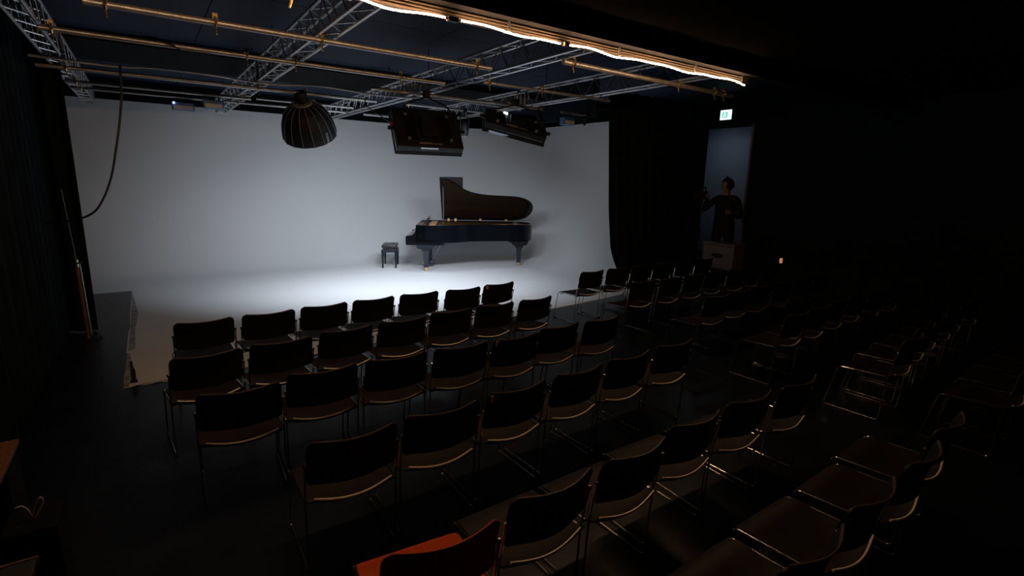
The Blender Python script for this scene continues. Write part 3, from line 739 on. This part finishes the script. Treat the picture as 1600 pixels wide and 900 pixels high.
ORD = ['first', 'second', 'third', 'fourth', 'fifth', 'sixth', 'seventh', 'eighth']
ROWN = {1: 'row nearest the stage', 2: 'second row from the stage', 3: 'third row from the stage', 4: 'fourth row from the stage', 5: 'fifth row from the stage', 6: 'sixth row, nearest the camera'}
used = [False]
def place(xl, y, ang, label, group, sticker=False):
    a = math.radians(ang)
    cx = xl + .23 * math.cos(a); cy = y + .23 * math.sin(a)
    if sticker: label = label.replace('black stacking chair', 'black chair with paper label')
    if not used[0]:
        used[0] = True; o = black0; o.location = (cx, cy, 0); o.rotation_euler = (0, 0, a); o['label'] = label; o['group'] = group
    else: o = dup(black0, (cx, cy, 0), a, label, group)
    if sticker:
        s = bpy.data.objects.new('label_sticker', stk_mesh); C.objects.link(s); s.parent = o; s['label'] = 'small orange-brown paper label'
LEFT = {1: [(.085, 5.07, 1.5), (.61, 5.09, 1.5), (1.13, 5.14, 1.5), (1.65, 5.17, 2), (2.18, 5.20, -2), (2.73, 5.17, -1), (3.27, 5.21, 3)],
        2: [(.02, 4.08, 5), (.53, 4.14, 2), (1.06, 4.21, 3), (1.58, 4.26, -1), (2.12, 4.33, -1), (2.64, 4.34, 0), (3.18, 4.34, 3)],
        3: [(.12, 3.31, -3), (.63, 3.38, -2.5), (1.15, 3.37, -2.5), (1.67, 3.35, -3), (2.18, 3.32, 0), (2.705, 3.38, 1), (3.22, 3.36, 1)],
        4: [(.515, 2.40, -1), (1.03, 2.42, -2), (1.57, 2.44, 1), (2.11, 2.46, 2), (2.64, 2.49, 1), (3.20, 2.52, -1)],
        5: [(1.09, 1.50, 1), (1.62, 1.51, 1), (2.16, 1.57, -1), (2.70, 1.58, -3), (3.25, 1.54, 0)],
        6: [(1.65, .69, 0), (2.21, .715, 0), (2.81, .715, 1.5), (3.37, .77, 1)]}
STICK = {(1, 6), (3, 4), (4, 2)}
for r, l in LEFT.items():
    for i, (x, y, a) in enumerate(l):
        k = ORD[i]
        lab = 'black stacking chair, %s, left block, %s from the left' % (ROWN[r], k)
        if r == 5: lab = 'black stacking chair, fifth row, %s chair right of the orange chair' % k
        place(x, y, a, lab, 'black chairs of the left block', (r, i) in STICK)
a = math.radians(-6); orange0.location = (.53 + .235, 1.46, 0); orange0.rotation_euler = (0, 0, a)
RIGHT = {1: [(4.96, 5.33, 1), (5.52, 5.36, -1), (6.05, 5.36, 1), (6.58, 5.37, 0), (7.12, 5.35, 2), (7.66, 5.36, -1)],
         2: [(5.05, 4.46, -2), (5.58, 4.42, 1), (6.12, 4.44, 0), (6.66, 4.47, 1), (7.2, 4.45, -1), (7.75, 4.48, 2)],
         3: [(5.15, 3.43, -1), (5.68, 3.47, 0), (6.22, 3.50, 1), (6.80, 3.50, -1), (7.36, 3.52, 0), (7.9, 3.5, 2)],
         4: [(5.15, 2.50, 1), (5.67, 2.52, 0), (6.25, 2.58, -1), (6.81, 2.60, 1), (7.34, 2.58, 0), (7.9, 2.6, -2)],
         5: [(5.20, 1.52, 2), (5.75, 1.60, 1), (6.31, 1.66, 2), (6.87, 1.70, 0), (7.44, 1.75, 2), (8.0, 1.75, 0)],
         6: [(5.22, .76, 1), (5.80, .80, 1), (6.38, .83, 1), (6.95, .84, 0)]}
for r, l in RIGHT.items():
    for i, (x, y, a) in enumerate(l):
        place(x, y, a, 'black stacking chair, %s, right block, %s from the left' % (ROWN[r], ORD[i]), 'black chairs of the right block')

# ------------------------------------------------------------------ exit sign
es = thing('exit_sign', 'lit white and green emergency exit sign over the booth opening', 'sign', (XR - .05, 6.16, 3.345))
bm = bmesh.new(); box(bm, (-.01, -.125, -.095), (.05, .125, .095), bevel=.006); obj('housing', bm, M['trim'], es)
bm = bmesh.new(); box(bm, (-.014, -.118, -.088), (-.010, .118, .088)); obj('lit_face', bm, M['sign'], es)
bm = bmesh.new(); box(bm, (-.018, -.04, -.055), (-.014, .085, .055)); gf = obj('green_pictogram', bm, M['signg'], es)
bm = bmesh.new()
lathe(bm, [(.001, 0), (.010, 0), (.010, .001), (.001, .001)], 10, Matrix.Translation((-.0185, .02, .032)) @ Matrix.Rotation(-PI / 2, 4, 'Y'))
for a, b in (((.02, .02), (.026, -.008)), ((.026, -.008), (.0, -.03)), ((.026, -.008), (.05, -.022)), ((.05, -.022), (.058, -.042)), ((.02, .018), (-.005, .0)), ((.02, .018), (.045, .004))):
    tube(bm, [(-.019, a[0], a[1]), (-.019, b[0], b[1])], .0042, 5)
obj('running_figure', bm, M['sign'], gf)
bm = bmesh.new(); tube(bm, [(.02, -.0, .09), (.02, 0, .25)], .008, 6); obj('conduit', bm, M['rubber'], es)

# ------------------------------------------------------------------ table with crate, below the booth
tb = thing('side_table', 'low dark table under the pale crate by the right wall', 'table', (8.64, 5.52, 0))
bm = bmesh.new(); box(bm, (-.19, -.36, .50), (.19, .36, .53), bevel=.004); obj('table_top', bm, M['shell'], tb)
for sx in (-.16, .16):
    for sy in (-.32, .32):
        bm = bmesh.new(); tube(bm, [(sx, sy, 0), (sx, sy, .50)], .014, 8); obj('leg', bm, M['chrome'], tb)
cr = thing('storage_crate', 'pale lidded crate with a dark hand slot on the side table', 'crate', (8.64, 5.52, .53))
bm = bmesh.new(); box(bm, (-.17, -.32, 0), (.17, .32, .43), bevel=.02); obj('crate_body', bm, M['crate'], cr)
bm = bmesh.new(); box(bm, (-.18, -.33, .43), (.18, .33, .47), bevel=.012); obj('crate_lid', bm, M['crate'], cr)
bm = bmesh.new(); lathe(bm, [(.001, 0), (.11, 0), (.12, .006), (.001, .008)], 20, Matrix.Translation((-.172, .0, .24)) @ Matrix.Rotation(-PI / 2, 4, 'Y') @ Matrix.Scale(.38, 4, (1, 0, 0))); o = obj('hand_slot', bm, M['rubber'], cr)

# amber indicator on the right wall
am = thing('wall_indicator', 'small amber glowing indicator low on the dark right wall', 'light', (XR, 4.76, .73))
bm = bmesh.new(); box(bm, (-.03, -.045, -.07), (-.001, .045, .07), bevel=.006); obj('plate', bm, M['shell'], am)
bm = bmesh.new(); box(bm, (-.05, -.024, -.045), (-.03, .024, .045), bevel=.008); obj('amber_lens', bm, M['amber'], am)

# booth lamp
bl = thing('booth_lamp', 'dim ceiling lamp inside the booth beyond the opening', 'lamp', (10.9, 7.6, 3.4))
bm = bmesh.new(); lathe(bm, [(.001, -.06), (.12, -.06), (.14, -.03), (.14, -.002), (.001, -.002)], 20); obj('shade', bm, M['shell'], bl)
area('booth_glow', bl, (10.9, 7.6, 3.32), (11.3, 7.6, 1.5), .25, .25, 2.2, (.62, .78, 1.0))

# ------------------------------------------------------------------ person in the booth (profile, headphones)
def skinned(name, nodes, edges, m, parent, sub=2, root=0):
    me = bpy.data.meshes.new(name); me.from_pydata([n_[:3] for n_ in nodes], edges, []); me.materials.append(m)
    o = bpy.data.objects.new(name, me); C.objects.link(o); o.parent = parent
    md = o.modifiers.new('skin', 'SKIN'); md.use_smooth_shade = True
    for i, n_ in enumerate(nodes):
        sv = me.skin_vertices[0].data[i]; rr = n_[3]; sv.radius = (rr if not isinstance(rr, tuple) else rr[0], rr if not isinstance(rr, tuple) else rr[1])
        sv.use_root = (i == root)
    s = o.modifiers.new('sub', 'SUBSURF'); s.levels = sub; s.render_levels = sub
    return o
pe = thing('person', 'person in a dark jacket and headphones standing before the booth opening', 'person', (8.98, 5.79, .19), math.radians(196))
pe.scale = (1.1, 1.1, 1.1)
struct(B('trim_7', (8.72, 5.45, 0), (XR - .001, 6.5, .19), M['beam'], None, .01))
# local +x = facing direction; y left; heights from booth floor (1.80 tall)
body = [(0, 0, .96, (.12, .17)), (0, 0, 1.12, (.12, .175)), (0, 0, 1.30, (.13, .20)), (0, 0, 1.42, (.10, .17)), (.01, 0, 1.50, (.065, .062)),
        (0, .11, .90, .095), (.03, .12, .50, .066), (0, .12, .09, .045), (.15, .13, .04, (.035, .05)),
        (0, -.11, .90, .095), (-.02, -.12, .50, .066), (-.03, -.12, .09, .045), (.12, -.13, .04, (.035, .05)),
        (0, .20, 1.42, .062), (.06, .27, 1.14, .048), (.27, .19, 1.22, .036), 
        (0, -.20, 1.42, .062), (.06, -.36, 1.22, .048), (.10, -.28, 1.45, .036)]
ed = [(0, 1), (1, 2), (2, 3), (3, 4), (0, 5), (5, 6), (6, 7), (7, 8), (0, 9), (9, 10), (10, 11), (11, 12), (3, 13), (13, 14), (14, 15), (3, 16), (16, 17), (17, 18)]
skinned('body', body, ed, M['jacket'], pe)
# head with face
hm = Matrix.Translation((.03, 0, 1.665)) @ Matrix.Rotation(math.radians(-58), 4, 'Z') @ Matrix.Rotation(.12, 4, 'Y')
bm = bmesh.new(); bmesh.ops.create_uvsphere(bm, u_segments=28, v_segments=20, radius=1)
for v in bm.verts:
    x, y, z = v.co
    nx = x * .098; ny = y * .076; nz_ = z * .122
    if z < -.2: ny *= 1 - .35 * (-z - .2); nx = nx * (1 - .12 * (-z - .2)) + .018 * (-z - .2)
    if x > .6:
        nx += .022 * max(0, 1 - abs(y) * 5) * max(0, 1 - abs(z + .12) * 4.5)          # nose
        nx -= .008 * max(0, 1 - abs(abs(y) - .32) * 6) * max(0, 1 - abs(z - .08) * 6)   # eye sockets
        nx += .006 * max(0, 1 - abs(y) * 2.5) * max(0, 1 - abs(z + .48) * 9)            # lips
    if z < -.75: nx += .008
    v.co = hm @ Vector((nx, ny, nz_))
hd_ = obj('head', bm, M['skin'], pe, smooth=True)
bm = bmesh.new(); tube(bm, [(.0, 0, 1.48), (.02, 0, 1.60)], .055, 14, radii=[.058, .052]); obj('neck', bm, M['skin'], hd_, smooth=True)
for s in (-1, 1):
    bm = bmesh.new(); bmesh.ops.create_uvsphere(bm, u_segments=10, v_segments=8, radius=.011, matrix=hm @ Matrix.Translation((.086, s * .028, .012))); obj('eye', bm, M['rubber'], hd_, smooth=True)
    bm = bmesh.new(); bmesh.ops.create_uvsphere(bm, u_segments=10, v_segments=8, radius=.03, matrix=hm @ Matrix.Translation((-.005, s * .075, -.01)) @ Matrix.Scale(.3, 4, (0, 1, 0))); obj('ear', bm, M['skin'], hd_, smooth=True)
bm = bmesh.new(); bmesh.ops.create_uvsphere(bm, u_segments=26, v_segments=18, radius=1)
for v in list(bm.verts):
    x, y, z = v.co
    if z < -.35 or (x > .45 and z < .5): bm.verts.remove(v)
for v in bm.verts:
    x, y, z = v.co; v.co = hm @ Vector((x * .110 - .006, y * .088, z * .134 + .004))
obj('hair', bm, M['hair'], pe, smooth=True)
hp = bmesh.new()
tube(hp, [hm @ Vector((-.005, .098 * math.cos(a_), .02 + .135 * math.sin(a_))) for a_ in [PI * k / 16 for k in range(17)]], .010, 8)
hpo = obj('headphones', hp, M['rubber'], pe, smooth=True)
for s in (-1, 1):
    bm = bmesh.new(); lathe(bm, [(.001, -.02), (.047, -.02), (.052, -.005), (.050, .014), (.034, .022), (.001, .018)], 20, hm @ Matrix.Translation((-.005, s * .098, -.008)) @ Matrix.Rotation(-s * PI / 2, 4, 'X')); obj('ear_cup', bm, M['shell'], hpo, smooth=True)
# zipper / shoulder piping lines
bm = bmesh.new(); tube(bm, smooth_path([(.06, -.05, 1.50), (.09, -.13, 1.46), (.085, -.20, 1.41), (.08, -.26, 1.33)]), .006, 6); tube(bm, smooth_path([(.06, .05, 1.50), (.09, .13, 1.46), (.085, .2, 1.41)]), .006, 6); o = obj('shoulder_piping', bm, M['stripe'], pe); o['label'] = 'thin pale piping across the shoulder'
# hands closed around the camera handles
def hand(s, wx, wy, wz):
    nodes = [(wx, wy, wz, (.026, .020)), (wx + .045, wy - s * .008, wz + .012, (.034, .018)), (wx + .085, wy - s * .012, wz + .02, (.036, .016))]
    edges = [(0, 1), (1, 2)]
    for k in range(4):
        oz = .028 - .019 * k; L = (.030, .034, .032, .025)[k]; i = len(nodes)
        nodes += [(wx + .095, wy - s * .012, wz + .02 + oz, .0095), (wx + .10 + L, wy - s * .022, wz + .02 + oz, .0085), (wx + .105 + L * .9, wy - s * .055, wz + .018 + oz, .0078)]
        edges += [(2, i), (i, i + 1), (i + 1, i + 2)]
    i = len(nodes); nodes += [(wx + .05, wy - s * .030, wz + .035, .011), (wx + .085, wy - s * .052, wz + .045, .009)]; edges += [(1, i), (i, i + 1)]
    return skinned('hand', nodes, edges, M['skin'], pe, 1)
hand(1, .285, .185, 1.225); hand(-1, .10, -.275, 1.47)
# video camera on tripod in front of the person
vc = thing('video_camera', 'black video camera on a tripod in front of the person', 'camera', (8.98, 6.33, .19), math.radians(140))
bm = bmesh.new(); box(bm, (-.10, -.06, 1.56), (.16, .06, 1.72), bevel=.012); obj('camera_body', bm, M['shell'], vc)
bm = bmesh.new(); lathe(bm, [(.001, 0), (.045, 0), (.05, .10), (.055, .12), (.001, .12)], 18, Matrix.Translation((.16, 0, 1.64)) @ Matrix.Rotation(PI / 2, 4, 'Y')); obj('lens', bm, M['shell'], vc)
bm = bmesh.new(); tube(bm, fillet([(-.06, 0, 1.72), (-.06, 0, 1.79), (.10, 0, 1.79), (.10, 0, 1.72)], .02), .012, 8); obj('carry_handle', bm, M['rubber'], vc)
bm = bmesh.new(); tube(bm, [(0, 0, 1.56), (0, 0, .95)], .02, 8); tube(bm, [(-.0, 0, 1.53), (-.14, -.04, 1.46)], .008, 6); obj('tripod_head', bm, M['shell'], vc)
for k in range(3):
    a_ = k * 2 * PI / 3 + .4; bm = bmesh.new(); tube(bm, [(.02 * math.cos(a_), .02 * math.sin(a_), 1.0), (.15 * math.cos(a_), .15 * math.sin(a_), 0.0)], .012, 6); obj('leg', bm, M['shell'], vc)

# ------------------------------------------------------------------ left wing things
# drape pole
pl = thing('stand_pole', 'thin steel stand pole leaning at the left curtain edge', 'stand', (-.74, 7.9, 0))
bm = bmesh.new(); lathe(bm, [(.001, 0), (.14, 0), (.14, .012), (.03, .02), (.001, .02)], 20); obj('base_plate', bm, M['shell'], pl)
bm = bmesh.new(); tube(bm, [(0, 0, .02), (-.01, 0, .92)], .019, 10); o = obj('lower_tube', bm, M['wood'], pl, smooth=True); o['label'] = 'red-brown lower tube'
bm = bmesh.new(); tube(bm, [(.035, .01, .05), (.02, 0, .95)], .009, 6); obj('side_rod', bm, M['pipe'], pl)
bm = bmesh.new(); tube(bm, [(-.01, 0, .9), (-.012, 0, .99)], .026, 10); tube(bm, [(-.05, -.03, .94), (.05, -.03, .96)], .011, 6); obj('collar', bm, M['chrome'], pl)
bm = bmesh.new(); tube(bm, [(-.012, 0, .98), (-.05, 0, 1.8)], .013, 8); obj('upper_tube', bm, M['pianob'], pl, smooth=True)
# leaning plank and cable loop
pk = thing('wooden_plank', 'red-brown wooden plank lying on a black block at the left edge', 'plank', (-.72, 3.32, 0))
bm = bmesh.new(); box(bm, (-.05, -.35, .575), (.025, .32, .60), bevel=.004); obj('board', bm, M['wood'], pk)
bm = bmesh.new(); box(bm, (-.06, .0, 0), (.02, .30, .573), bevel=.01); obj('support_block', bm, M['beam'], pk)
lp = thing('floor_box', 'black box with a looped pale cord at the left edge', 'box', (-.58, 3.02, 0))
bm = bmesh.new(); box(bm, (-.10, -.12, 0), (.10, .12, .44), bevel=.015); obj('box_body', bm, M['beam'], lp)
bm = bmesh.new(); tube(bm, smooth_path([(.0, .0, .44), (-.012, 0, .49), (-.03, 0, .515), (-.05, 0, .51)]), .0035, 5); tube(bm, smooth_path([(.0, .0, .44), (.012, 0, .49), (.032, 0, .535), (.045, 0, .53), (.04, 0, .50), (.008, 0, .44)]), .0035, 5); o = obj('cord_loop', bm, M['gcable'], lp)
tt = thing('corner_table', 'dark table with a brown edge cut off at the lower left corner', 'table', (-.75, 1.95, 0))
bm = bmesh.new(); box(bm, (-.12, -.5, .715), (.325, .22, .745), bevel=.004); obj('table_top', bm, M['shell'], tt)
bm = bmesh.new(); box(bm, (-.12, .222, .718), (.327, .232, .747)); obj('edge_strip', bm, M['wood'], tt)
for sx in (-.09, .28):
    for sy in (-.46, .17):
        bm = bmesh.new(); tube(bm, [(sx, sy, 0), (sx, sy, .715)], .016, 8); obj('leg', bm, M['shell'], tt)

# added dim lamp, unseen behind the camera, to brighten the chair backs
dl = thing('desk_lamp', 'added dim warm fill lamp at the rear of the room behind the seats', 'lamp', (3.2, -2.0, 0))
bm = bmesh.new(); lathe(bm, [(.001, 0), (.16, 0), (.16, .02), (.001, .025)], 20); tube(bm, [(0, 0, .02), (0, 0, 2.0), (0, .15, 2.15)], .014, 8); obj('stand', bm, M['shell'], dl)
bm = bmesh.new(); lathe(bm, [(.05, .10), (.14, 0), (.145, 0), (.055, .105)], 20, Matrix.Translation((0, .2, 2.10)) @ Matrix.Rotation(-.6, 4, 'X')); obj('shade', bm, M['shell'], dl)
area('added_fill_glow', dl, (3.2, -1.78, 2.08), (2.6, 2.5, .3), .16, .16, .8, (1.0, .60, .38))
